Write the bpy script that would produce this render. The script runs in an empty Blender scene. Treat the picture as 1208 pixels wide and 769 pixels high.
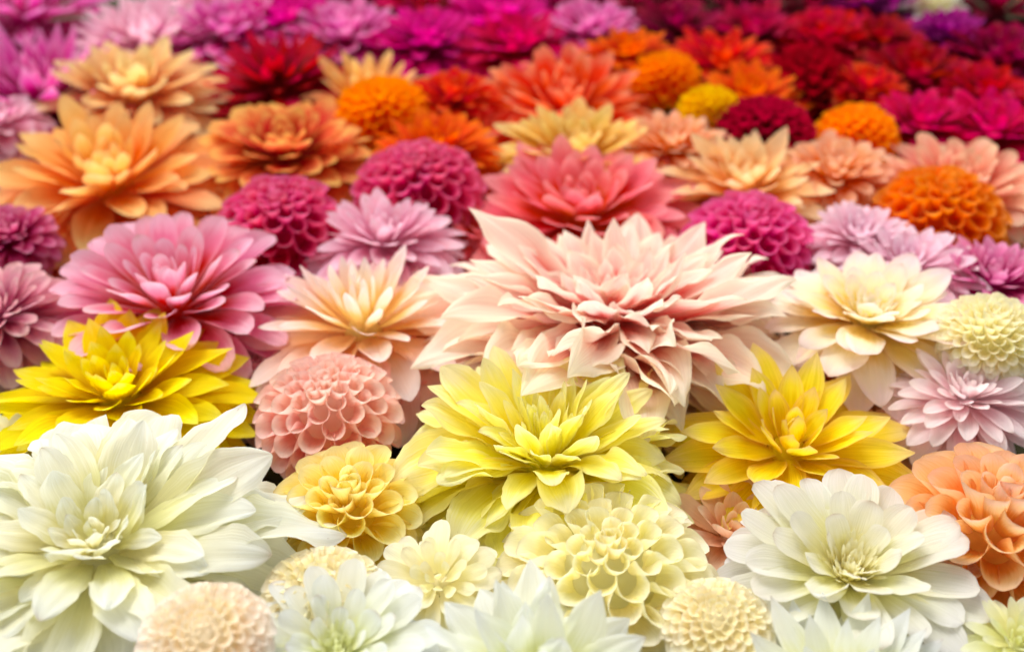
import bpy, math, random
import numpy as np
from mathutils import Matrix, Vector

# ------------------------------------------------------------------ camera
sc = bpy.context.scene
PITCH = math.radians(36.0)
FPX = 1376.0                    # focal length in pixels of the 1208 px wide photograph
DIST = 0.76                     # metres from the lens to the middle of the bed of blooms
ZC = 0.10                       # height of the bloom layer
CAM = Vector((0, -DIST * math.cos(PITCH), ZC + DIST * math.sin(PITCH)))
cd = bpy.data.cameras.new('camera')
cam = bpy.data.objects.new('camera', cd)
sc.collection.objects.link(cam)
cam.location = CAM
cam.rotation_euler = (math.pi / 2 - PITCH, 0, 0)
cd.sensor_width = 36
cd.lens = FPX / 1208 * 36
cd.clip_start = 0.02
cd.clip_end = 50
cd.dof.use_dof = True
cd.dof.focus_distance = 0.635
FOCAL_MM = cd.lens
cd.dof.aperture_fstop = (FOCAL_MM / 1000) / 0.0100
sc.camera = cam

# ------------------------------------------------------------------ daylight under a bright overcast
world = bpy.data.worlds.new('World')
sc.world = world
world.use_nodes = True
wn, wl = world.node_tree.nodes, world.node_tree.links
SUN_EL, SUN_AZ = math.radians(58), math.radians(-35)
sky = wn.new('ShaderNodeTexSky')
sky.sky_type = 'NISHITA'
sky.sun_disc = False
sky.sun_elevation = SUN_EL
sky.sun_rotation = SUN_AZ
sky.dust_density = 6.0
sky.air_density = 1.0
hs = wn.new('ShaderNodeHueSaturation')
hs.inputs['Saturation'].default_value = 0.12
wl.new(sky.outputs[0], hs.inputs['Color'])
wl.new(hs.outputs[0], wn['Background'].inputs['Color'])
wn['Background'].inputs['Strength'].default_value = 0.15
sd = bpy.data.lights.new('sun', 'SUN')
sd.energy = 0.5
sd.angle = math.radians(35)
sd.color = (1.0, 0.96, 0.9)
sun = bpy.data.objects.new('sun', sd)
sc.collection.objects.link(sun)
sdir = Vector((math.sin(SUN_AZ) * math.cos(SUN_EL), math.cos(SUN_AZ) * math.cos(SUN_EL), math.sin(SUN_EL)))
sun.rotation_euler = sdir.to_track_quat('Z', 'Y').to_euler()
sun.location = sdir * 3
sc.view_settings.view_transform = 'Standard'
sc.view_settings.look = 'None'
sc.view_settings.gamma = 1
sc.view_settings.use_curve_mapping = False
sc.view_settings.exposure = 0.65
sc.cycles.max_bounces = 11
sc.cycles.diffuse_bounces = 8
sc.cycles.transmission_bounces = 8
sc.cycles.glossy_bounces = 2
sc.cycles.use_adaptive_sampling = True
sc.cycles.adaptive_threshold = 0.03

# ------------------------------------------------------------------ helpers
COL = sc.collection
GOLD = math.pi * (3 - math.sqrt(5))


def lin(h):
    h = h.lstrip('#')
    out = []
    for k in (0, 2, 4):
        c = int(h[k:k + 2], 16) / 255
        out.append(c / 12.92 if c <= 0.04045 else ((c + 0.055) / 1.055) ** 2.4)
    return (*out, 1)


def at(px, py, z):
    """the point of the horizontal plane at height z that the photograph shows at (px, py), and its depth"""
    dx, dy = (px - 604) / FPX, (384.5 - py) / FPX
    f = Vector((0, math.cos(PITCH), -math.sin(PITCH)))
    u = Vector((0, math.sin(PITCH), math.cos(PITCH)))
    d = f + Vector((dx, 0, 0)) + u * dy
    t = (z - CAM.z) / d.z
    return CAM + d * t, t


def ev(p, t):
    """a parameter given as a number, (outer, inner) or (outer, middle, inner)"""
    if not isinstance(p, tuple):
        return p
    x = t * (len(p) - 1)
    i = min(int(x), len(p) - 2)
    return p[i] + (p[i + 1] - p[i]) * (x - i)


# ------------------------------------------------------------------ materials
def petal_material(name, outer, inner, edge=None, edge_amt=0.0, streak=0.12, trans=0.52, blemish=0.0, var=0.10, rough=0.68, deep=1.3, edge_pow=2.6, ring_pow=1.5, sat=1.1):
    m = bpy.data.materials.new(name)
    m.use_nodes = True
    n, l = m.node_tree.nodes, m.node_tree.links
    n.clear()

    def N(t, **kw):
        x = n.new(t)
        for k, v in kw.items():
            setattr(x, k, v)
        return x

    def math_(op, a, b=None, clamp=False):
        x = N('ShaderNodeMath', operation=op, use_clamp=clamp)
        for i, s in enumerate((a, b)):
            if s is None:
                continue
            if hasattr(s, 'is_linked'):
                l.new(s, x.inputs[i])
            else:
                x.inputs[i].default_value = s
        return x.outputs[0]

    def mix(f, a, b, mode='MIX'):
        x = N('ShaderNodeMix', data_type='RGBA', blend_type=mode)
        for s, k in ((f, 0), (a, 6), (b, 7)):
            if hasattr(s, 'is_linked'):
                l.new(s, x.inputs[k])
            else:
                x.inputs[k].default_value = s
        return x.outputs[2]

    uv = N('ShaderNodeUVMap')
    sep = N('ShaderNodeSeparateXYZ')
    l.new(uv.outputs[0], sep.inputs[0])
    U, V = sep.outputs[0], sep.outputs[1]
    oi = N('ShaderNodeObjectInfo')
    rnd = oi.outputs['Random']
    ring = N('ShaderNodeAttribute', attribute_name='ring').outputs['Fac']
    # petal veins: noise stretched along the petal
    cmb = N('ShaderNodeCombineXYZ')
    l.new(math_('MULTIPLY', U, 1.6), cmb.inputs[0])
    l.new(math_('MULTIPLY', V, 34.0), cmb.inputs[1])
    l.new(math_('MULTIPLY', rnd, 37.0), cmb.inputs[2])
    vein = N('ShaderNodeTexNoise')
    vein.inputs['Scale'].default_value = 1.0
    vein.inputs['Detail'].default_value = 2
    l.new(cmb.outputs[0], vein.inputs['Vector'])
    cmb2 = N('ShaderNodeCombineXYZ')
    l.new(math_('MULTIPLY', U, 3.0), cmb2.inputs[0])
    l.new(math_('MULTIPLY', V, 2.5), cmb2.inputs[1])
    l.new(math_('MULTIPLY', rnd, 91.0), cmb2.inputs[2])
    blot = N('ShaderNodeTexNoise')
    blot.inputs['Scale'].default_value = 1.0
    blot.inputs['Detail'].default_value = 1
    l.new(cmb2.outputs[0], blot.inputs['Vector'])
    us = math_('ADD', U, math_('MULTIPLY', math_('SUBTRACT', blot.outputs['Fac'], 0.5), 0.25))
    us = math_('ADD', us, math_('MULTIPLY', math_('SUBTRACT', vein.outputs['Fac'], 0.5), 0.30))

    def ramp(cols):
        r = N('ShaderNodeValToRGB')
        e = r.color_ramp.elements
        pos = [0.34, 0.66, 0.97] if len(cols) == 3 else [0.12, 0.42, 0.72, 0.97]
        b = lin(cols[0])
        if deep != 1:
            b = (*[ch ** deep for ch in b[:3]], 1)
        e[0].position, e[0].color = pos[0], b
        e[1].position, e[1].color = pos[-1], lin(cols[-1])
        for k in range(1, len(cols) - 1):
            x = e.new(pos[k])
            x.color = lin(cols[k])
        r.color_ramp.interpolation = 'B_SPLINE' if False else 'EASE'
        l.new(us, r.inputs[0])
        return r.outputs[0]

    c = mix(math_('POWER', ring, ring_pow), ramp(outer), ramp(inner))
    if edge:
        av = math_('ABSOLUTE', math_('SUBTRACT', math_('MULTIPLY', V, 2.0), 1.0))
        e = math_('MULTIPLY', math_('POWER', av, edge_pow), edge_amt, True)
        e2 = math_('MULTIPLY', math_('POWER', U, 7.0), edge_amt, True)
        c = mix(math_('MAXIMUM', e, e2), c, lin(edge))
    # fine streaks and one petal differing from the next
    val = math_('ADD', 1.0, math_('MULTIPLY', math_('SUBTRACT', vein.outputs['Fac'], 0.5), streak * 3))
    val = math_('ADD', val, math_('MULTIPLY', math_('SUBTRACT', rnd, 0.5), var * 2))
    h = N('ShaderNodeHueSaturation')
    l.new(c, h.inputs['Color'])
    l.new(val, h.inputs['Value'])
    h.inputs['Saturation'].default_value = sat
    l.new(math_('ADD', 0.5, math_('MULTIPLY', math_('SUBTRACT', math_('FRACT', math_('MULTIPLY', rnd, 13.7)), 0.5), 0.018)), h.inputs['Hue'])
    c = h.outputs[0]
    brown = math_('MULTIPLY', math_('POWER', U, 26.0), math_('GREATER_THAN', math_('FRACT', math_('MULTIPLY', rnd, 7.31)), 0.72))
    c = mix(math_('MULTIPLY', math_('MULTIPLY', brown, math_('MULTIPLY', blot.outputs['Fac'], 1.7)), 0.55, True), c, lin('#b08a58'))
    if blemish:
        sp = N('ShaderNodeTexNoise')
        sp.inputs['Scale'].default_value = 9.0
        sp.inputs['Detail'].default_value = 3
        l.new(cmb2.outputs[0], sp.inputs['Vector'])
        th = N('ShaderNodeMapRange')
        th.inputs[1].default_value = 0.735
        th.inputs[2].default_value = 0.80
        l.new(math_('ADD', sp.outputs['Fac'], math_('MULTIPLY', math_('POWER', U, 6.0), 0.05)), th.inputs[0])
        c = mix(math_('MULTIPLY', th.outputs[0], blemish, True), c, lin('#8a6238'))
    bs = N('ShaderNodeBsdfPrincipled')
    bs.inputs['Roughness'].default_value = rough
    bs.inputs['Specular IOR Level'].default_value = 0.12
    bs.inputs['Sheen Weight'].default_value = 0.0
    tr = N('ShaderNodeBsdfTranslucent')
    l.new(c, bs.inputs['Base Color'])
    l.new(c, tr.inputs['Color'])
    bp = N('ShaderNodeBump')
    bp.inputs['Strength'].default_value = 0.45
    bp.inputs['Distance'].default_value = 0.0012
    l.new(vein.outputs['Fac'], bp.inputs['Height'])
    l.new(bp.outputs[0], bs.inputs['Normal'])
    mx = N('ShaderNodeMixShader')
    mx.inputs[0].default_value = trans
    l.new(bs.outputs[0], mx.inputs[1])
    l.new(tr.outputs[0], mx.inputs[2])
    out = N('ShaderNodeOutputMaterial')
    l.new(mx.outputs[0], out.inputs[0])
    return m


def plain_material(name, c1, c2, scale=40, rough=0.7):
    m = bpy.data.materials.new(name)
    m.use_nodes = True
    n, l = m.node_tree.nodes, m.node_tree.links
    b = n['Principled BSDF']
    b.inputs['Roughness'].default_value = rough
    b.inputs['Specular IOR Level'].default_value = 0.3
    tc = n.new('ShaderNodeTexCoord')
    no = n.new('ShaderNodeTexNoise')
    no.inputs['Scale'].default_value = scale
    no.inputs['Detail'].default_value = 5
    l.new(tc.outputs['Object'], no.inputs['Vector'])
    r = n.new('ShaderNodeValToRGB')
    r.color_ramp.elements[0].color, r.color_ramp.elements[0].position = lin(c1), 0.35
    r.color_ramp.elements[1].color, r.color_ramp.elements[1].position = lin(c2), 0.65
    l.new(no.outputs['Fac'], r.inputs[0])
    l.new(r.outputs[0], b.inputs['Base Color'])
    bp = n.new('ShaderNodeBump')
    bp.inputs['Strength'].default_value = 0.3
    bp.inputs['Distance'].default_value = 0.002
    l.new(no.outputs['Fac'], bp.inputs['Height'])
    l.new(bp.outputs[0], b.inputs['Normal'])
    return m


M_GREEN = plain_material('stem_green', '#4f6a2c', '#7a8f45', 60)
M_SOIL = plain_material('dark_bed', '#2a2c16', '#4a4526', 25, 0.9)

# palettes: (outer petal base, middle, tip), (inner petal base, middle, tip), options
PAL = {
    'white': (('#eeebc4', '#f2f2e4', '#f1f4f2'), ('#ebe5a4', '#f1efd4', '#f2f4ea'), dict(sat=1, deep=1, streak=.08, blemish=.5, var=.03)),
    'whitecool': (('#eaecd0', '#eef0ea', '#eef1f3'), ('#e9eab0', '#eef0dc', '#eef1ec'), dict(sat=1, deep=1, streak=.08, blemish=.35, var=.03)),
    'whitepure': (('#e8e6b8', '#ebebe2', '#ebe9e9'), ('#eae4a0', '#eeeacc', '#eeebdc'), dict(sat=1, deep=1, streak=.08, blemish=.25, var=.03)),
    'cream': (('#fbf4cc', '#fcf8e0', '#fcf9e8'), ('#f9f0b0', '#fbf6cc', '#fcf8d8'), dict(sat=1, deep=1, streak=.05, var=.04)),
    'creambut': (('#f9eecc', '#fbf5de', '#fcf8e8'), ('#f8ecb8', '#fbf3d0', '#fcf7de'), dict(sat=1, deep=1, streak=.05, var=.06)),
    'peachbut': (('#fbeade', '#fcf2ea', '#fdf5ee'), ('#f9e8c0', '#fcf0d6', '#fdf5e4'), dict(sat=1, deep=1, streak=.05, var=.06)),
    'lime': (('#eeecb0', '#f4f4cc', '#f5f5e0'), ('#eaeaa0', '#f0f1bc', '#f3f4d0'), dict(sat=1, deep=1, streak=.05, var=.04)),
    'lemon': (('#faee40', '#fbf47c', '#faf7d0'), ('#faf048', '#fcf678', '#fbf7b4'), dict(deep=1, sat=1.05, edge='#efeabc', edge_amt=.5, streak=.06, blemish=.5, var=.04)),
    'butter': (('#fde45c', '#fef098', '#fef8c8'), ('#fde860', '#fef398', '#fef9c0'), dict(sat=1.05, deep=1, edge='#f3e2a4', edge_amt=.6, streak=.05, var=.04)),
    'gold': (('#f2d02c', '#f9e24c', '#f8e890'), ('#f2d828', '#faea48', '#f6e288'), dict(deep=1.1, sat=1.05, edge='#e9b98c', edge_amt=.35, streak=.14, blemish=.8, var=.07)),
    'yellow': (('#ead014', '#f8e424', '#f6ea5c'), ('#eed414', '#f9ea28', '#f4ea78'), dict(streak=.12, blemish=.7, var=.06)),
    'peachback': (('#ecbc98', '#f4d2b6', '#f8e2ce'), ('#ecbc98', '#f4d2b6', '#f8e2ce'), dict(deep=1, streak=.06, var=.05)),
    'pinkball': (('#f48c8c', '#fab8b6', '#fcd0cc'), ('#f8dccc', '#fbeadc', '#fbf2e4'), dict(ring_pow=.7, edge='#f3c6bc', edge_amt=.6, streak=.04, var=.05)),
    'palepink': (('#f2b4be', '#fadfe0', '#fcf0ee'), ('#f8e0e2', '#fbeded', '#fcf2ef'), dict(sat=1, deep=1, edge='#f6e4e4', edge_amt=.5, streak=.06, var=.05)),
    'apricot': (('#f8b854', '#fcd48c', '#fde6bc'), ('#f8c464', '#fcdaa4', '#fad6c4'), dict(sat=1, deep=1.1, edge='#f2c08c', edge_amt=.6, streak=.06, var=.06)),
    'peachopen': (('#f49c9c', '#f9bcbc', '#fce2e0'), ('#f8dc70', '#fdf2d4', '#fdf6f0'), dict(sat=1, deep=1, ring_pow=1, streak=.08, var=.05)),
    'peachbig': (('#ea7468', '#fadccb', '#fdf8e8'), ('#ee847c', '#fad4c8', '#fdf6ea'), dict(sat=1, edge_pow=1.5, deep=1.15, edge='#fbf2dc', edge_amt=.95, streak=.06, var=.05)),
    'peachpale': (('#f49c84', '#f9d0b8', '#f9ecd6'), ('#f6ae9e', '#f9d4c0', '#f9ead6'), dict(edge='#f3ead2', edge_amt=.7, streak=.06, var=.05)),
    'paleyellow': (('#f8dc84', '#fdf2dc', '#fce8e8'), ('#f8e470', '#fdf6cc', '#fdf6ea'), dict(sat=1, deep=1, edge='#f3dcd8', edge_amt=.5, streak=.06, var=.05)),
    'pink': (('#cc3070', '#ea78ac', '#f7ccdf'), ('#ee7c60', '#f2a0b4', '#f8d4e2'), dict(deep=1.5, edge='#f3ccd8', edge_amt=.65, streak=.06, var=.06)),
    'pinkedge':   (('#d07898', '#eaa8b8', '#f2cccc'), ('#d07898', '#eaa8b8', '#f2cccc'), dict(edge='#f2d4d0', edge_amt=.5, streak=.06, var=.06)),
    'dusky': (('#b03060', '#d4608c', '#e494b0'), ('#b03060', '#d4608c', '#e494b0'), dict(streak=.06, var=.08)),
    'magenta': (('#e0307c', '#f46ca4', '#f894c0'), ('#d4347c', '#ee68a0', '#f48cb8'), dict(deep=1.1, edge='#e880b8', edge_amt=.4, streak=.05, var=.09)),
    'magentadk': (('#dc2c64', '#f46890', '#f894b0'), ('#c82860', '#e66088', '#f088a8'), dict(deep=1.1, edge='#e080ac', edge_amt=.4, streak=.05, var=.09)),
    'lilac': (('#e690ac', '#f5bccc', '#fad8e2'), ('#e494b0', '#f5c0d0', '#fadce4'), dict(sat=1, deep=1.1, edge='#f0cce4', edge_amt=.4, streak=.06, var=.08)),
    'lilacpale': (('#e8acc0', '#f6cedb', '#fae2ea'), ('#e6b0c4', '#f4cedc', '#f8e2ea'), dict(sat=1, deep=1.1, streak=.06, var=.07)),
    'mauve': (('#cc5c94', '#e890b8', '#f2b4d0'), ('#cc5c94', '#e890b8', '#f2b4d0'), dict(streak=.06, var=.08)),
    'coralpink': (('#dc2c4c', '#f07484', '#f6aeae'), ('#ee7c44', '#f08488', '#f6a8a8'), dict(edge='#f2a8a8', edge_amt=.45, streak=.07, var=.06)),
    'coral': (('#e02c18', '#f47454', '#f8ac8c'), ('#e02814', '#f26448', '#f6a07c'), dict(edge='#f4ac8c', edge_amt=.45, streak=.07, var=.07)),
    'coralcream': (('#ea7050', '#f6ac90', '#f9dcbc'), ('#ea6448', '#f49880', '#f8c4a4'), dict(sat=1, edge='#f3d0a4', edge_amt=.5, streak=.07, var=.07)),
    'orangeball': (('#f07420', '#f89848', '#fab470'), ('#e86818', '#f48838', '#f8a458'), dict(edge='#f4ac6c', edge_amt=.5, streak=.05, var=.08)),
    'orange': (('#e85850', '#f69878', '#fcd298'), ('#f2ac38', '#fad070', '#fce092'), dict(sat=1.05, deep=1.1, edge='#f3ba88', edge_amt=.45, streak=.08, var=.07)),
    'orangered': (('#cc2c28', '#f48c5c', '#fbd080'), ('#c41430', '#e05044', '#f6bc70'), dict(sat=1.05, edge='#f0bc68', edge_amt=.5, streak=.08, var=.08)),
    'orangeyel': (('#e87078', '#f6b494', '#f9deac'), ('#eaa850', '#f8d884', '#f9e8a0'), dict(deep=1.1, sat=1, streak=.08, var=.07)),
    'brightorg': (('#f87c08', '#fa9a1c', '#fbb03c'), ('#f67808', '#f89014', '#faa430'), dict(streak=.05, var=.08)),
    'redorange':  (('#d8200c', '#ec5424', '#f2803c'), ('#d82808', '#f06414', '#f48424'), dict(streak=.07, var=.08)),
    'apricotlt': (('#f2a060', '#f9cc9c', '#fbdfbc'), ('#f4b860', '#fad898', '#fbe4ac'), dict(deep=1.1, sat=1, streak=.07, var=.06)),
    'peachpom':   (('#ee9058', '#f4b890', '#f6ccac'), ('#f0a060', '#f4bc90', '#f6ccac'), dict(streak=.07, var=.06)),
    'goldbk': (('#e8b850', '#f4d478', '#f8e4a0'), ('#e4ac40', '#f0c864', '#f6dc88'), dict(deep=1.1, sat=1, streak=.08, var=.08)),
    'yellowpom': (('#f0b80c', '#f6ca1c', '#f8d840'), ('#f0b80c', '#f6ca1c', '#f8d840'), dict(streak=.05, var=.08)),
    'crimson': (('#a80824', '#d01838', '#e03c50'), ('#a0041c', '#c41030', '#d83048'), dict(streak=.06, var=.12)),
    'redcoral':   (('#d01828', '#e84444', '#ee7860'), ('#d01828', '#e44040', '#ec6c54'), dict(streak=.06, var=.10)),
    'darkred': (('#8c0414', '#b80c20', '#c82030'), ('#7c0410', '#a40818', '#b81828'), dict(streak=.06, var=.15)),
    'burgundy': (('#8c0430', '#b80c44', '#cc2c58'), ('#8c0430', '#b80c44', '#cc2c58'), dict(streak=.06, var=.15)),
    'hotpink': (('#c00c48', '#dc2462', '#e84c80'), ('#c00c48', '#dc2462', '#e84c80'), dict(streak=.06, var=.12)),
    'hotmag': (('#b00868', '#d82488', '#ec58a8'), ('#b00868', '#d82488', '#ec58a8'), dict(streak=.06, var=.12)),
    'orchid': (('#c42480', '#e460ac', '#f298c8'), ('#c42480', '#e460ac', '#f298c8'), dict(edge='#eebce0', edge_amt=.5, streak=.07, var=.1)),
    'violet': (('#70085c', '#a01c80', '#bc4c98'), ('#70085c', '#a01c80', '#bc4c98'), dict(streak=.06, var=.15)),
    'plum': (('#6c0424', '#90103c', '#a82450'), ('#6c0424', '#90103c', '#a82450'), dict(streak=.06, var=.15)),
}
MATS = {}


def mat_of(k):
    if k not in MATS:
        o, i, kw = PAL[k]
        MATS[k] = petal_material(k + '_petal', o, i, **kw)
    return MATS[k]


# ------------------------------------------------------------------ one petal as a grid of faces
PROF = {
    'round': ([0, .15, .35, .55, .72, .84, .92, .97, 1], [.22, .42, .72, .93, 1, .93, .74, .48, .08]),
    'oval':  ([0, .15, .35, .52, .70, .83, .92, .97, 1], [.25, .52, .85, 1, .95, .74, .48, .26, .05]),
    'point': ([0, .15, .35, .52, .68, .80, .90, .96, 1], [.30, .58, .88, 1, .90, .66, .36, .16, .02]),
    'spike': ([0, .15, .35, .50, .65, .78, .90, .96, 1], [.40, .72, .96, 1, .84, .60, .30, .13, .02]),
    'tube':  ([0, .20, .40, .55, .68, .80, .90, .96, 1], [.60, .82, .98, 1, .94, .80, .56, .34, .06]),
    'strap': ([0, .15, .35, .55, .75, .88, .95, .98, 1], [.35, .6, .85, .98, 1, .88, .66, .45, .1]),
}


def petal_arrays(rng, L, W, k0, k1, prof, b0, bend, bpow, wave, twist, ridge, nu, nv, tipk=0.0, side=0.0, irr=0.03, crease=0.0, frill=0.0):
    s = np.linspace(0, 1, nu + 1)
    u = 1 - (1 - s) ** 1.4
    px, py = PROF[prof]
    pw = np.interp(u, px, py)
    phi = b0 + bend * u ** bpow + tipk * np.clip((u - .72) / .28, 0, 1) ** 2
    du = np.diff(u, prepend=0)
    x = np.cumsum(np.cos(phi) * du) * L
    z = np.cumsum(np.sin(phi) * du) * L
    v = np.linspace(-1, 1, nv + 1)
    uu, vv = np.meshgrid(u, v, indexing='ij')
    jit = np.array([rng.gauss(0, 1) for _ in range(2 * (nu + 1))]).reshape(2, nu + 1)
    jit = (jit + np.roll(jit, 1, 1) + np.roll(jit, -1, 1)) / 3 * irr
    asym = rng.gauss(0, 1.5) * irr
    pl, pr = pw * (1 + jit[0] + asym), pw * (1 + jit[1] - asym)
    half = (W / 2) * np.where(vv < 0, pl[:, None], pr[:, None]) * vv
    k = (k0 + (k1 - k0) * uu ** 1.3)
    k = np.where(np.abs(k) < 1e-4, 1e-4, k)
    a = np.clip(half * k, -3.05, 3.05)
    lat = np.sin(a) / k
    h = (1 - np.cos(a)) / k
    f1, f2 = rng.uniform(.9, 2.3), rng.uniform(.9, 2.3)
    p1, p2 = rng.uniform(0, 6.28), rng.uniform(0, 6.28)
    wv = np.where(vv < 0, np.sin(6.28 * f1 * uu + p1), np.sin(6.28 * f2 * uu + p2))
    h = h + wave * W * np.abs(vv) ** 1.6 * uu ** .8 * pw[:, None] * wv
    h = h + frill * W * np.abs(vv) ** 5 * pw[:, None] * uu * np.sin(6.28 * rng.uniform(3.5, 5.5) * uu + rng.uniform(0, 6.28) + vv)
    h = h + ridge * W * np.cos(vv * 3 * math.pi + rng.uniform(-.5, .5)) * pw[:, None] * (.2 + .8 * uu)
    for q in range(3):
        h = h + crease * W * np.sin(rng.uniform(2, 9) * uu + rng.uniform(-7, 7) * vv + rng.uniform(0, 6.28)) * (.15 + .85 * uu) * pw[:, None]
    tw = twist * uu ** 1.2
    lat2 = lat * np.cos(tw) - h * np.sin(tw)
    h2 = lat * np.sin(tw) + h * np.cos(tw)
    sw = side * L * uu ** 2
    nx, nz = -np.sin(phi)[:, None], np.cos(phi)[:, None]
    X = x[:, None] + h2 * nx
    Y = lat2 + sw
    Z = z[:, None] + h2 * nz
    co = np.stack([X, Y, Z], -1).reshape(-1, 3)
    uv = np.stack([uu, (vv + 1) / 2], -1).reshape(-1, 2)
    return co, uv


def grid_faces(nu, nv, off=0):
    w = nv + 1
    return [(off + i * w + j, off + (i + 1) * w + j, off + (i + 1) * w + j + 1, off + i * w + j + 1)
            for i in range(nu) for j in range(nv)]


FACES = {}


def mesh_from(name, co, uv, faces, mat, ring):
    me = bpy.data.meshes.new(name)
    me.from_pydata(co.tolist() if hasattr(co, 'tolist') else co, [], faces)
    lv = np.empty(len(me.loops), dtype=np.int32)
    me.loops.foreach_get('vertex_index', lv)
    ul = me.uv_layers.new(name='UVMap')
    ul.data.foreach_set('uv', np.asarray(uv, dtype=np.float32)[lv].ravel())
    at_ = me.attributes.new('ring', 'FLOAT', 'POINT')
    r = np.full(len(me.vertices), ring, dtype=np.float32) if np.isscalar(ring) else np.asarray(ring, dtype=np.float32)
    at_.data.foreach_set('value', r)
    me.polygons.foreach_set('use_smooth', np.ones(len(me.polygons), dtype=bool))
    me.materials.append(mat)
    me.update()
    return me


def add(name, me, parent, M=None):
    o = bpy.data.objects.new(name, me)
    COL.objects.link(o)
    if parent:
        o.parent = parent
    if M is not None:
        o.matrix_basis = M
    return o


def lathe(profile, seg=14):
    co, f = [], []
    for r, z in profile:
        for k in range(seg):
            a = 2 * math.pi * k / seg
            co.append((r * math.cos(a), r * math.sin(a), z))
    for i in range(len(profile) - 1):
        for k in range(seg):
            a, b = i * seg + k, i * seg + (k + 1) % seg
            f.append((a, b, b + seg, a + seg))
    return co, f


def plain_mesh(name, co, f, mat):
    me = bpy.data.meshes.new(name)
    me.from_pydata(co, [], f)
    me.polygons.foreach_set('use_smooth', np.ones(len(me.polygons), dtype=bool))
    me.materials.append(mat)
    me.update()
    return me


CALYX = plain_mesh('calyx', *lathe([(0.0, -.42), (.10, -.42), (.13, -.34), (.26, -.22), (.32, -.1), (.24, -.04), (.1, -.02), (0.001, -.015)]), M_GREEN)

# ------------------------------------------------------------------ kinds of bloom; lengths in radii of the bloom, (outer, inner) or (outer, mid, inner)
BASE = dict(n=140, th=134, thmin=4, pw=.64, q=.68, rb=.16, zb=.14, W=(.33, .30, .24, .11), k0=(4, 4.5, 7), k1=(2.4, 3.2, 7), prof='oval',
            b0=(-.15, .0, .1), bend=(-.55, -.4, -.1, .7), bpow=1.6, wave=.04, twist=.15, ridge=.008, tipk=0.0, side=.06,
            rho=(1, 1, .95, .82, .5), irr=.05, crease=.022, frill=.0, jel=7, jaz=.14, jroll=14, jsc=.10, nu=10, nv=8, nb=7, nvar=4, lift=.30, uneven=.09, stray=.08)
KIND = {
    'decorative': dict(),
    'informal': dict(n=160, th=122, pw=.76, q=.80, W=(.44, .40, .32, .18, .08), k0=(2.6, 3, 4), k1=(1.8, 2.2, 4), prof='point', wave=.16, twist=.7, jel=10, irr=.07,
                     jaz=.2, jroll=22, jsc=.14, bend=(-.9, -.6, -.1, .3), tipk=(-.4, -.4, .1), side=.14, nu=22, nv=12, nvar=5, ridge=.022, frill=.09, crease=.03, kj=2.4),
    'formal': dict(n=140, th=134, q=.80, W=(.36, .34, .27, .11), k0=(6, 6.5, 10), k1=(3.4, 4.4, 9), prof='round', bend=(-.6, -.45, -.1, .5), wave=.015,
                   twist=.12, jel=5),
    'ball': dict(n=128, th=134, thmin=3, pw=.78, q=.86, rb=.60, zb=.54, rho=(1, 1, 1, .95), crease=.004, irr=.02, tube=1.0, prof='tube', bend=(-.35, -.1, .15, .3), b0=.05,
                 bpow=1.3, wave=.0, uneven=.03, stray=.0, twist=.03, ridge=.0, side=.05, jel=4.5, jaz=.09, jroll=12, jsc=.10, nu=9, nv=10, nvar=3, nb=9, lift=.38),
    'button': dict(n=200, th=116, thmin=2, pw=.60, q=.54, rb=.70, zb=.38, core=.92, rho=(1, 1, 1, .96), irr=.03, crease=.004, tube=1.12, turn=(2.2, 2.6, 3.0),
                   open=(1.3, 1.2, .9), prof='tube', bend=(-.5, -.2, .1), b0=.0, bpow=1.3, wave=.0, uneven=.04, stray=.0, twist=.08, ridge=0, side=.04,
                   jel=5, jaz=.08, jroll=10, jsc=.09, nu=6, nv=6, nvar=3, nb=7, lift=.2),
    'open': dict(n=44, th=112, thmin=44, pw=.8, q=.50, rho=(1, 1, .9), rb=.14, zb=.08, W=(.52, .46, .36), k0=2.2, k1=1.2, prof='round', bend=(-.4, -.1, .25),
                 b0=(0, .1, .1), wave=.03, twist=.14, jel=6, jaz=.12, jroll=10, nu=11, nv=8, nvar=5, disc=.17, lift=.16),
    'cactus': dict(n=140, th=134, q=.78, W=(.24, .22, .17, .10), k0=4, k1=1.0, prof='spike', bend=(-.2, .15, .4), tipk=(.2, .2, .1), wave=.03,
                   twist=.35, jel=9, jaz=.2, jroll=16, ridge=.02, irr=.05, nu=12, nv=8, nvar=4),
}
NAME = {'decorative': 'decorative_dahlia', 'informal': 'dinnerplate_dahlia', 'formal': 'decorative_dahlia', 'ball': 'ball_dahlia',
        'button': 'button_bloom', 'open': 'open_dahlia', 'cactus': 'cactus_dahlia'}
STEM_CACHE = {}
seed_no = 0


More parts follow.
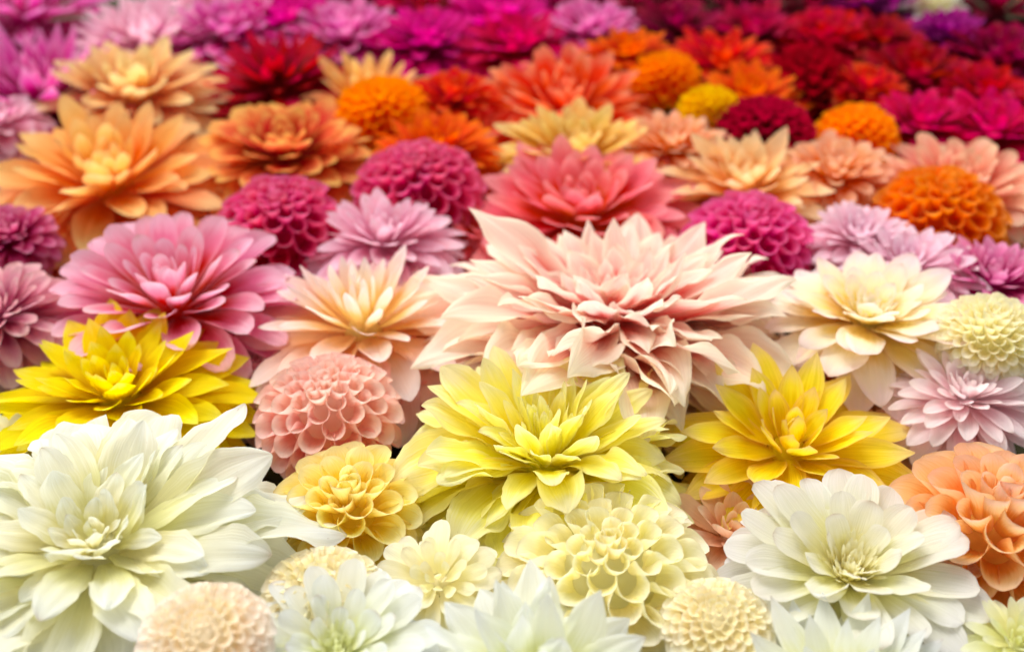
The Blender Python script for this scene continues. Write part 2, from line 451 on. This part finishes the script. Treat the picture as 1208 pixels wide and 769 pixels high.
def bloom(label, kind, x, y, w, pal, tilt=12, lean=0, dz=0.0, spin=None, group=None, joined=False, category='dahlia', extra=None,
          pal_out=None, disc_pal=None, **over):
    global seed_no
    seed_no += 1
    rng = random.Random(1000 + seed_no * 17)
    P = dict(BASE)
    P.update(KIND[kind])
    P.update(over)
    c, depth = at(x, y, ZC + dz)
    R = (1.10 if y > 420 else 1.20) * w / 2 * depth / FPX
    root = bpy.data.objects.new(NAME[kind], None)
    root.empty_display_size = 0.03
    COL.objects.link(root)
    root['label'], root['category'] = label, category
    root['group'] = group or 'dahlia blooms massed together'
    H = Matrix.Rotation(math.radians(tilt), 4, 'X') @ Matrix.Rotation(math.radians(lean), 4, 'Y')
    axis = H @ Vector((0, 0, 1))
    head = c - axis * (P['lift'] * R * P['q'] / .62)
    foot = Vector((head.x - axis.x * .02, head.y - axis.y * .02, 0.002))
    root.location = foot
    Hm = Matrix.Translation(head - foot) @ H
    spin = rng.uniform(0, 6.28) if spin is None else math.radians(spin)
    m = mat_of(pal)
    n = P['n']
    th0, th1 = math.radians(P['th']), math.radians(P['thmin'])
    cache = {}
    acc_co, acc_uv, acc_f, acc_r, off = [], [], [], [], 0
    nu, nv = P['nu'], P['nv']
    if joined:
        nu, nv = min(nu, 5), min(nv, 4)
    a1, a2, m1, m2 = rng.uniform(0, 6.28), rng.uniform(0, 6.28), rng.uniform(.02, P['uneven']), rng.uniform(.01, P['uneven'] * .7)
    FK = FACES.setdefault((nu, nv), grid_faces(nu, nv))

    def theta(t):
        return th1 + (th0 - th1) * (1 - t) ** P['pw']

    def place(t):
        th = theta(t)
        b = (P['rb'] * math.sin(th), P['zb'] * math.cos(th))
        rho = ev(P['rho'], t)
        tip = (rho * math.sin(th), rho * P['q'] * math.cos(th))
        d = (tip[0] - b[0], tip[1] - b[1])
        return b, math.hypot(*d), math.atan2(d[1], d[0])

    def shape(t, r2):
        _, L, _ = place(t)
        g = {k: ev(P[k], t) for k in ('k0', 'k1', 'b0', 'bend', 'wave', 'twist', 'ridge', 'tipk', 'side')}
        g['twist'] *= r2.uniform(-1, 1)
        g['side'] *= r2.uniform(-1, 1)
        g['bend'] += r2.uniform(-.3, .3) * (abs(g['bend']) * .6 + (.1 if kind in ('informal', 'decorative', 'cactus', 'open') else .02))
        if kind == 'informal':
            g['bend'] += r2.uniform(-.45, .4)
        g['tipk'] += r2.uniform(-.25, .25) * (1 if kind == 'informal' else .2)
        if P.get('tube'):
            dt = 1e-3
            dth = abs(theta(max(t - dt, 0)) - theta(min(t + dt, 1))) / (min(t + dt, 1) - max(t - dt, 0))
            s = math.sqrt(2 * math.pi * max(math.sin(theta(t)), .05) * dth / n)
            r = max(.5 * s * P['tube'], .02)
            op = ev(P.get('open', (1.05, 1.0, .8, .5)), t)
            W = ev(P.get('turn', (2.9, 3.3, 3.5, 3.6)), t) * r
            g['k0'], g['k1'] = 1 / (r * .72), 1 / (r * (.55 + .5 * op))
        else:
            W = ev(P['W'], t)
        if 'wave' in g and kind in ('informal',):
            g['k1'] += r2.uniform(-1, 1) * P['kj']
        return petal_arrays(r2, L, W, g['k0'], g['k1'], P['prof'], g['b0'], g['bend'], P['bpow'], g['wave'], g['twist'], g['ridge'],
                            nu, nv, g['tipk'], g['side'], P['irr'], P['crease'], P['frill'] * (1 - t))

    for i in range(n):
        t = i / (n - 1)
        b = min(int(t * P['nb']), P['nb'] - 1)
        tb = (b + .5) / P['nb']
        var = rng.randrange(P['nvar'])
        pm = m if not pal_out or t > pal_out[1] else mat_of(pal_out[0])
        key = (b, var, pm.name)
        if key not in cache:
            r2 = random.Random(seed_no * 1000 + b * 10 + var)
            co, uv = shape(tb, r2)
            cache[key] = (co, uv) if joined else mesh_from('petal', co * R, uv, FK, pm, tb)
        bs, L, el = place(t)
        _, Lb, _ = place(tb)
        az = spin + i * GOLD + rng.gauss(0, P['jaz'] * .5)
        el += math.radians(rng.gauss(0, P['jel'] * .6))
        sc_ = L / Lb * (1 + rng.uniform(-P['jsc'], P['jsc']))
        sc_ *= 1 + (m1 * math.cos(az - a1) + m2 * math.cos(2 * az - a2)) * (1 - t)
        roll = rng.gauss(0, P['jroll'] * .6)
        if rng.random() < P['stray'] and t < .85:
            el += math.radians(rng.uniform(-14, 14))
            roll += rng.uniform(-35, 35)
            sc_ *= rng.uniform(.82, 1.05)
        M = (Matrix.Translation(Vector((bs[0] * math.cos(az), bs[0] * math.sin(az), bs[1])) * R)
             @ Matrix.Rotation(az, 4, 'Z') @ Matrix.Rotation(-el, 4, 'Y')
             @ Matrix.Rotation(math.radians(roll), 4, 'X') @ Matrix.Scale(sc_, 4))
        if joined:
            co, uv = cache[key]
            A = np.array(Hm @ M)
            acc_co.append((co * R) @ A[:3, :3].T + A[:3, 3])
            acc_uv.append(uv)
            acc_r.append(np.full(len(co), t))
            acc_f += [tuple(q + off for q in f) for f in FK]
            off += len(co)
        else:
            add('petal', cache[key], root, Hm @ M)
    if joined:
        o = add('petals', mesh_from('petals', np.concatenate(acc_co), np.concatenate(acc_uv), acc_f, m, np.concatenate(acc_r)), root)
        o['kind'] = 'stuff'
    if extra:                                   # single petals that the photograph shows apart: (azimuth, elevation, length, width, options)
        for k, (az, el, L, W, kw) in enumerate(extra):
            g = dict(k0=1.5, k1=.6, prof='point', b0=0, bend=-.4, bpow=1.6, wave=.05, twist=0, ridge=.012, nu=14, nv=8, tipk=0, side=0)
            pm = mat_of(kw.get('pal', pal))
            g.update({a: v for a, v in kw.items() if a in g})
            co, uv = petal_arrays(rng, L, W, **g)
            fk = FACES.setdefault((g['nu'], g['nv']), grid_faces(g['nu'], g['nv']))
            a = math.radians(az)
            M = (Matrix.Translation(Vector((.12 * math.cos(a), .12 * math.sin(a), kw.get('z', .05))) * R) @ Matrix.Rotation(a, 4, 'Z')
                 @ Matrix.Rotation(-math.radians(el), 4, 'Y') @ Matrix.Rotation(math.radians(kw.get('roll', 0)), 4, 'X'))
            add('petal', mesh_from('petal', co * R, uv, fk, pm, kw.get('ring', .2)), root, Hm @ M)
    if P.get('disc'):                           # open centre: a crowd of small tubular florets, too small to pick apart
        dm = mat_of(disc_pal or pal)
        cs, us, fs, rs, off = [], [], [], [], 0
        nd = 80
        hd = P.get('disc_h', .20)
        for i in range(nd):
            t = i / nd
            a = i * GOLD
            rr = P['disc'] * math.sqrt(t)
            co, uv = petal_arrays(rng, hd * (1.15 - .35 * (1 - t)) * rng.uniform(.8, 1.2), .05, 30, 22, 'tube', 0, rng.uniform(-.3, .3), 1.5, 0, 0, 0, 4, 4)
            el = math.radians(88 - 38 * t + rng.uniform(-9, 9))
            M = Matrix.Translation(Vector((rr * math.cos(a), rr * math.sin(a), P['zb'] * .6))) @ Matrix.Rotation(a, 4, 'Z') @ Matrix.Rotation(-el, 4, 'Y')
            A = np.array(M)
            cs.append((co @ A[:3, :3].T + A[:3, 3]) * R)
            us.append(uv)
            rs.append(np.full(len(co), 1.0))
            fs += grid_faces(4, 4, off)
            off += len(co)
        o = add('floret_centre', mesh_from('floret_centre', np.concatenate(cs), np.concatenate(us), fs, dm, np.concatenate(rs)), root, Hm)
        o['kind'] = 'stuff'
    # the dense heart the petals grow from, then calyx and stem
    cr, cz = P['rb'] * P.get('core', .9), P['zb'] * P.get('core', .9)
    cprof = [(cr * math.sin(a), cz * math.cos(a)) for a in np.linspace(math.pi * .8, .02, 9)]
    cc, cf = lathe([(r * R, z * R) for r, z in cprof], 16)
    add('heart', mesh_from('heart', np.array(cc), np.tile([.12, .5], (len(cc), 1)), cf, m, .8), root, Hm)
    add('calyx', CALYX, root, Hm @ Matrix.Translation((0, 0, -.35 * P['zb'] * R)) @ Matrix.Scale(R * P['rb'] / .30 * .8, 4))
    h = head - foot - axis * (.40 * R * P['rb'] / .30)
    prof = [(0, 0)]
    co, f = [], []
    for i in range(7):
        s = i / 6
        p = Vector((h.x * s * s, h.y * s * s, h.z * s))
        for k in range(8):
            a = 2 * math.pi * k / 8
            co.append((p.x + .0042 * math.cos(a), p.y + .0042 * math.sin(a), p.z))
    for i in range(6):
        for k in range(8):
            f.append((i * 8 + k, i * 8 + (k + 1) % 8, (i + 1) * 8 + (k + 1) % 8, (i + 1) * 8 + k))
    add('stem', plain_mesh('stem', co, f, M_GREEN), root)
    return root


# ------------------------------------------------------------------ the setting: the dark bed under the blooms
gm = bpy.data.meshes.new('ground')
GN = 60
gco, gf = [], []
rg = random.Random(4)
for j in range(GN + 1):
    for i in range(GN + 1):
        gco.append((-3 + 6 * i / GN, -1.2 + 6 * j / GN, rg.uniform(-.004, .0)))
for j in range(GN):
    for i in range(GN):
        a = j * (GN + 1) + i
        gf.append((a, a + 1, a + GN + 2, a + GN + 1))
gm.from_pydata(gco, [], gf)
gm.materials.append(M_SOIL)
ground = bpy.data.objects.new('ground', gm)
ground['kind'] = 'structure'
ground['label'] = 'dark bed beneath the massed flower heads'
COL.objects.link(ground)

# ------------------------------------------------------------------ front rows
bloom('huge ruffled white dinnerplate dahlia filling the lower left corner', 'informal', 110, 632, 505, 'white', tilt=5, n=165, dz=.02, q=.52,
      W=(.50, .44, .34, .18, .07), lift=.2, rho=(1, 1, .95, .8, .4), twist=(.6, .5, .2), jel=13, prof='oval', wave=(.22, .17, .06), bend=(-.9, -.7, -.3, .2), nvar=8, kj=1.8)
bloom('flat peach cream button bloom with yellow eye at the bottom left edge', 'button', 240, 748, 150, 'peachbut', tilt=6, dz=.03, q=.48)
bloom('flat scaly cream button bloom right of the huge white dahlia', 'button', 380, 698, 142, 'creambut', dz=.005, tilt=0, q=.42)
bloom('white many petalled dahlia with a pale lime centre at the bottom edge left of middle', 'open', 398, 764, 228, 'whitecool', tilt=4, dz=.008, disc_pal='lime', n=72, thmin=24, q=.54,
      W=(.34, .32, .27, .17), k0=3.2, k1=2.4, rho=(1, 1, .95, .6), disc=.13, jel=9, wave=.06)
bloom('small cream dahlia with a closed bud centre, under the lemon dahlia', 'formal', 517, 680, 175, 'cream', tilt=18, n=76, q=.5, W=(.36, .30, .22, .12), k0=2.5, k1=2.5, rho=(1, 1, .85, .7, .6))
bloom('white informal dahlia with upright twisted petals, cut by the bottom edge', 'informal', 635, 790, 330, 'whitecool', tilt=2, n=74, dz=.02, q=.85, W=(.42, .40, .34, .2), rho=(1, 1, 1, .8),
      bend=(-.5, -.2, .2), k0=2.8, k1=2)
bloom('cream ball dahlia with round quilled petals under the lemon dahlia', 'ball', 716, 652, 256, 'cream', tilt=2, n=118, q=.74)
bloom('small cream button bloom between the cream ball and the spiky white dahlia', 'button', 848, 732, 128, 'creambut', tilt=2, q=.48)
bloom('pure white dahlia with broad layered petals and a pale yellow centre', 'open', 1004, 662, 285, 'whitepure', tilt=4, n=58, disc_pal='cream', q=.6, W=(.38, .36, .3, .2), prof='strap', k0=3.2, k1=2.4, jel=9, wave=.06,
      thmin=26, disc=.14, rho=(1, 1, .95, .6))
bloom('spiky white cactus dahlia cut by the bottom edge at lower right', 'cactus', 1000, 805, 335, 'whitecool', tilt=1, dz=.015, n=94, W=(.3, .27, .22, .12), q=.66)
bloom('pale lime dahlia in the bottom right corner', 'decorative', 1206, 748, 150, 'lime', tilt=7, n=76)
bloom('apricot orange ball dahlia with wide quilled petals at the right edge', 'ball', 1184, 592, 236, 'apricot', tilt=2, n=84, q=.84, dz=.01, open=(1.25, 1.15, .9, .5), turn=(2.6, 3.0, 3.3, 3.4), rb=.45, zb=.40)

# ------------------------------------------------------------------ middle rows
bloom('butter yellow ball dahlia between the white giant and the lemon dahlia', 'ball', 410, 580, 176, 'butter', n=72, tilt=6, q=.8, open=(1.3, 1.2, 1.0, .6), turn=(2.4, 2.9, 3.2, 3.2), rb=.40, zb=.34)
bloom('large ruffled lemon yellow dinnerplate dahlia in the middle', 'informal', 645, 486, 366, 'lemon', tilt=-3, n=210, dz=.02, q=.90, th=132,
      W=(.52, .49, .40, .2, .06), prof='oval', wave=(.22, .2, .08), twist=(.6, .5, .2), bend=(-1.1, -.9, -.4, .3), nvar=8, jel=12, kj=2)
bloom('golden yellow dahlia with peach outer petals right of the lemon dahlia', 'decorative', 938, 495, 315, 'gold', n=104, tilt=5, prof='point', W=(.40, .36, .27, .14), jel=11, jroll=16,
      pal_out=('peachback', .22), q=.72, wave=.06)
bloom('bright yellow dahlia with pointed petals at the left edge', 'decorative', 132, 432, 325, 'yellow', tilt=-1, prof='point', W=(.42, .36, .27, .14), jel=11, jroll=16, q=.66, wave=.06)
bloom('salmon pink ball dahlia with a cream crown', 'ball', 386, 462, 168, 'pinkball', n=108, tilt=-2, q=.74)
bloom('pale pink dahlia at the right edge above the apricot ball', 'decorative', 1145, 446, 190, 'palepink', tilt=2, W=(.34, .3, .24, .14))
bloom('round cream button bloom near the right edge', 'button', 1172, 386, 110, 'cream', tilt=1, dz=.015, q=.75)
bloom('peach dahlia with pink outer petals and a golden heart, left of the peach giant', 'decorative', 425, 346, 262, 'peachopen', n=110, tilt=-6, thmin=6, q=.74, rho=(1, 1, .95, .8, .7),
      W=(.48, .44, .32, .14, .07), k0=(2.5, 3, 8), k1=(2, 3, 8), pw=.8)
bloom('huge shaggy peach dahlia with cream twisted tips behind the lemon dahlia', 'informal', 724, 336, 408, 'peachbig', tilt=-14, n=220, dz=.01, q=.46, th=128, k0=4, k1=3.4,
      W=(.36, .33, .28, .18, .08), wave=(.24, .2, .08), bend=(-.6, -.1, .3, .6), tipk=(-.9, -.7, -.2), rho=(1, 1, .98, .85, .55), jel=16, twist=(1.0, .9, .3), nvar=8, jsc=.16)
bloom('pale yellow dahlia with blush tips and an open yellow centre, behind the golden dahlia', 'open', 1025, 366, 225, 'paleyellow', tilt=-4, n=66, prof='oval', thmin=24, q=.5,
      W=(.38, .36, .3, .2), rho=(1, 1, .95, .6), disc=.12, jel=9, wave=.06)
bloom('pink dahlia with spoon shaped lilac edged petals on the left', 'formal', 195, 314, 295, 'pink', tilt=2, dz=.01)
bloom('blush pink dahlia cut by the left edge beside the pink spoon petalled one', 'formal', -12, 348, 165, 'pinkedge', tilt=6)
bloom('dusky crimson pink bloom at the left edge under the big orange dahlia', 'formal', 5, 265, 105, 'dusky', tilt=6)
bloom('magenta ball dahlia behind the pink spoon petalled dahlia', 'ball', 326, 244, 140, 'magentadk', tilt=6)
bloom('lilac pink dahlia between two magenta balls and the peach giant', 'decorative', 452, 262, 175, 'lilac', tilt=0)
bloom('plum magenta ball dahlia left of the coral pink dahlia', 'ball', 492, 200, 138, 'magentadk', tilt=4)
bloom('coral pink dahlia with layered petals in the upper middle', 'decorative', 686, 218, 275, 'coralpink', tilt=2, prof='oval', W=(.38, .34, .28, .14), k0=3, k1=2.4)
bloom('bright magenta ball dahlia right of the coral pink dahlia', 'ball', 887, 264, 143, 'magenta', tilt=4)
bloom('ruffled lilac bloom right of the bright magenta ball', 'decorative', 1018, 264, 130, 'lilacpale', tilt=0, wave=.08)
bloom('flat pale lilac dahlia in front of the ruffled lilac one', 'decorative', 1075, 298, 170, 'lilacpale', tilt=-1, q=.6)
bloom('mauve pink dahlia at the right edge above the cream button', 'decorative', 1178, 312, 165, 'mauve', tilt=0)
bloom('burnt orange ball dahlia near the right edge', 'ball', 1116, 234, 142, 'orangeball', tilt=6, n=130)
bloom('coral dahlia with cream tips behind the burnt orange ball', 'formal', 1135, 198, 205, 'coralcream', tilt=0)

# ------------------------------------------------------------------ back rows
bloom('large orange dahlia with a yellow centre at the left edge', 'decorative', 122, 178, 292, 'orange', tilt=0, jel=10, jroll=16, wave=.07)
bloom('orange yellow dahlia with pink skirts, above the large orange one', 'decorative', 152, 82, 220, 'orangeyel', tilt=1, jel=9)
bloom('red hearted orange dahlia with yellow tips', 'decorative', 335, 155, 205, 'orangered', tilt=2, W=(.46, .4, .32, .16), k0=3, k1=2)
bloom('apricot yellow dahlia beside the magenta ball', 'decorative', 885, 193, 215, 'apricotlt', tilt=1, prof='point', jel=9)
bloom('soft peach dahlia between the apricot one and the orange pompon', 'formal', 990, 186, 135, 'peachpom', tilt=2)
bloom('round orange pompon in front of the crimson patch', 'ball', 1015, 142, 88, 'brightorg', tilt=0, n=130, joined=True)
bloom('golden dahlia mostly hidden behind the coral pink one', 'decorative', 680, 155, 205, 'goldbk', tilt=1)
bloom('apricot dahlia between the golden one and the apricot yellow one', 'decorative', 795, 156, 135, 'peachpom', tilt=1)
bloom('large coral dahlia in the back, right of the orange pompon', 'formal', 668, 98, 228, 'coral', tilt=6, prof='oval', q=.84)
bloom('vermilion dahlia between the red hearted and the coral pink ones', 'decorative', 512, 160, 150, 'redorange', tilt=1)
bloom('bright orange pompon near the top left of middle', 'ball', 450, 114, 102, 'brightorg', tilt=2, n=150, joined=True)
bloom('orange dahlia standing behind the bright orange pompon', 'decorative', 432, 84, 170, 'orange', tilt=-1, n=64, q=1.0)
bloom('red coral dahlia left of the large coral one', 'formal', 532, 100, 105, 'redcoral', tilt=4)
bloom('crimson dahlia at the top above the red hearted orange one', 'cactus', 325, 66, 174, 'crimson', tilt=0)
bloom('orange dahlia right of the yellow pompon', 'decorative', 888, 101, 140, 'redorange', tilt=4, W=(.36, .3, .24, .14))
bloom('small yellow pompon beside the orange dahlia', 'ball', 838, 116, 68, 'yellowpom', tilt=0, n=110, joined=True)
bloom('burgundy ball dahlia below the orange dahlia', 'ball', 905, 137, 106, 'burgundy', tilt=0, joined=True)
bloom('small orange pompon right of the large coral dahlia', 'ball', 786, 77, 75, 'brightorg', tilt=0, n=110, joined=True)
bloom('orange red bloom behind the small orange pompon', 'decorative', 742, 50, 110, 'redorange', tilt=0)
bloom('coral dahlia at the top behind the orange dahlia', 'decorative', 852, 56, 145, 'redcoral', tilt=0)
bloom('dark red ball dahlia with a cone crown at the upper right', 'ball', 956, 78, 110, 'darkred', tilt=0, n=120, joined=True, q=1.1)
bloom('coral dahlia between the dark red ball and the crimson patch', 'decorative', 1026, 90, 105, 'redcoral', tilt=0)
for lb, x, y, w, p in [
        ('raspberry dahlia right of the round orange pompon', 1092, 130, 140, 'hotpink'),
        ('raspberry dahlia at the right edge', 1178, 136, 162, 'hotpink'),
        ('scarlet dahlia above the raspberry ones at the right edge', 1165, 95, 118, 'crimson'),
        ('deep red dahlia at the upper right', 1085, 72, 146, 'darkred'),
        ('dark plum bloom in the top right corner', 1185, 48, 146, 'plum'),
        ('purple bloom at the top right beside a white one', 1120, 26, 100, 'violet'),
        ('deep red bloom at the top right edge', 1040, 34, 118, 'darkred'),
        ('crimson bloom at the top, right of the plum one', 975, 28, 124, 'crimson'),
        ('burgundy bloom at the top above the coral dahlias', 890, 22, 128, 'burgundy'),
        ('plum bloom at the top right of middle', 800, 18, 128, 'plum'),
        ('cerise dahlia above the large coral one', 610, 36, 152, 'hotpink'),
        ('orchid dahlia at the top middle', 695, 18, 128, 'orchid'),
        ('magenta dahlia at the top middle', 585, 6, 152, 'hotmag'),
        ('magenta dahlia at the top above the red coral one', 500, 32, 146, 'hotmag'),
        ('orchid dahlia at the top above the orange pompon', 405, 20, 156, 'orchid'),
        ('lilac dahlia at the top above the crimson one', 262, 18, 168, 'orchid'),
        ('hot magenta dahlia at the top between two orchid ones', 335, 8, 134, 'hotmag')]:
    bloom(lb, ('decorative', 'formal')[x % 2], x, y, w, p, tilt=1)
bloom('spiky orchid pink cactus dahlia in the top left corner', 'cactus', 35, 74, 258, 'orchid', tilt=2)
bloom('pale orchid cactus dahlia at the top left beside the orange yellow one', 'cactus', 165, 18, 180, 'lilac', tilt=2)
bloom('white bloom at the very top right', 'decorative', 1105, -8, 75, 'white', tilt=1, n=60)
# the row cut by the top edge of the picture
for lb, x, y, w, p in [
        ('orchid bloom cut by the top edge at the far left', 20, -14, 212, 'orchid'),
        ('cerise bloom cut by the top edge left of middle', 420, -28, 168, 'hotmag'),
        ('magenta bloom cut by the top edge at the middle', 505, -22, 156, 'hotpink'),
        ('orchid bloom cut by the top edge right of middle', 650, -24, 168, 'hotmag'),
        ('plum bloom cut by the top edge', 750, -18, 156, 'burgundy'),
        ('dark violet bloom cut by the top edge', 860, -22, 168, 'plum'),
        ('deep red bloom cut by the top edge', 960, -20, 156, 'burgundy'),
        ('dark plum bloom cut by the top edge near the white one', 1040, -18, 146, 'violet'),
        ('blackish plum bloom cut by the top edge at the far right', 1180, -14, 168, 'plum'),
        ('pink bloom cut by the top edge behind the pale orchid one', 260, -26, 160, 'lilac')]:
    bloom(lb, 'decorative', x, y, w, p, tilt=1, n=60)

# blooms lying lower, seen only in the gaps between the others
for lb, kd, x, y, w, p, dz in [
        ('peach bloom mostly hidden under the golden dahlia and the white open one', 'decorative', 868, 612, 200, 'peachback', -.03),
        ('peach bloom showing behind the golden dahlia near the pale pink one', 'decorative', 1050, 470, 170, 'peachback', -.035),
        ('coral bloom deep between the pale yellow open dahlia and the golden one', 'decorative', 985, 425, 150, 'coralcream', -.04),
        ('dark pink bloom deep between the salmon ball and the pink spoon petalled dahlia', 'decorative', 300, 420, 150, 'pinkedge', -.04),
        ('rose pink bloom showing below the peach open dahlia', 'decorative', 480, 420, 150, 'coralpink', -.04),
        ('faded yellow bloom tucked below the lemon dahlia', 'decorative', 560, 610, 170, 'butter', -.045),
        ('pale cream bloom low between the white giant and the cream button', 'decorative', 330, 650, 150, 'cream', -.045),
        ('white bloom low at the left edge behind the giant', 'decorative', 10, 520, 190, 'white', -.03),
        ('orange bloom low at the left edge under the large orange one', 'decorative', 40, 262, 140, 'orange', -.03),
        ('lilac bloom at the left edge above the large orange dahlia', 'decorative', -5, 130, 110, 'lilac', -.01),
        ('rose bloom low between the lilac and the coral pink dahlias', 'decorative', 570, 262, 130, 'coralpink', -.03),
        ('cream bloom low in the bottom edge between the open white and the informal white', 'decorative', 500, 760, 150, 'whitecool', -.03),
        ('cream bloom low between the cream ball and the button', 'decorative', 800, 740, 150, 'cream', -.045),
        ('apricot bloom low under the apricot ball', 'decorative', 1120, 690, 150, 'apricot', -.045)]:
    bloom(lb, kd, x, y, w, p, tilt=0, dz=dz, n=72, W=(.48, .44, .34, .16))

# a leaf showing in the gap under the lemon dahlia, and one deep beside the salmon ball
for lb, x, y, z, az, ln in [('dark green leaf in the gap under the lemon dahlia', 600, 640, .075, 20, .09),
                            ('dark green leaf in the gap beside the salmon pink ball', 290, 440, .055, 160, .09)]:
    p, _ = at(x, y, z)
    co, uv = petal_arrays(random.Random(x), ln, ln * .55, 8, 4, 'point', .1, -.5, 1.5, .06, .1, .02, 14, 8)
    lf = add('leaf', plain_mesh('leaf', co.tolist(), grid_faces(14, 8), M_GREEN), None,
             Matrix.Translation(p) @ Matrix.Rotation(math.radians(az), 4, 'Z'))
    lf['label'], lf['category'] = lb, 'leaf'
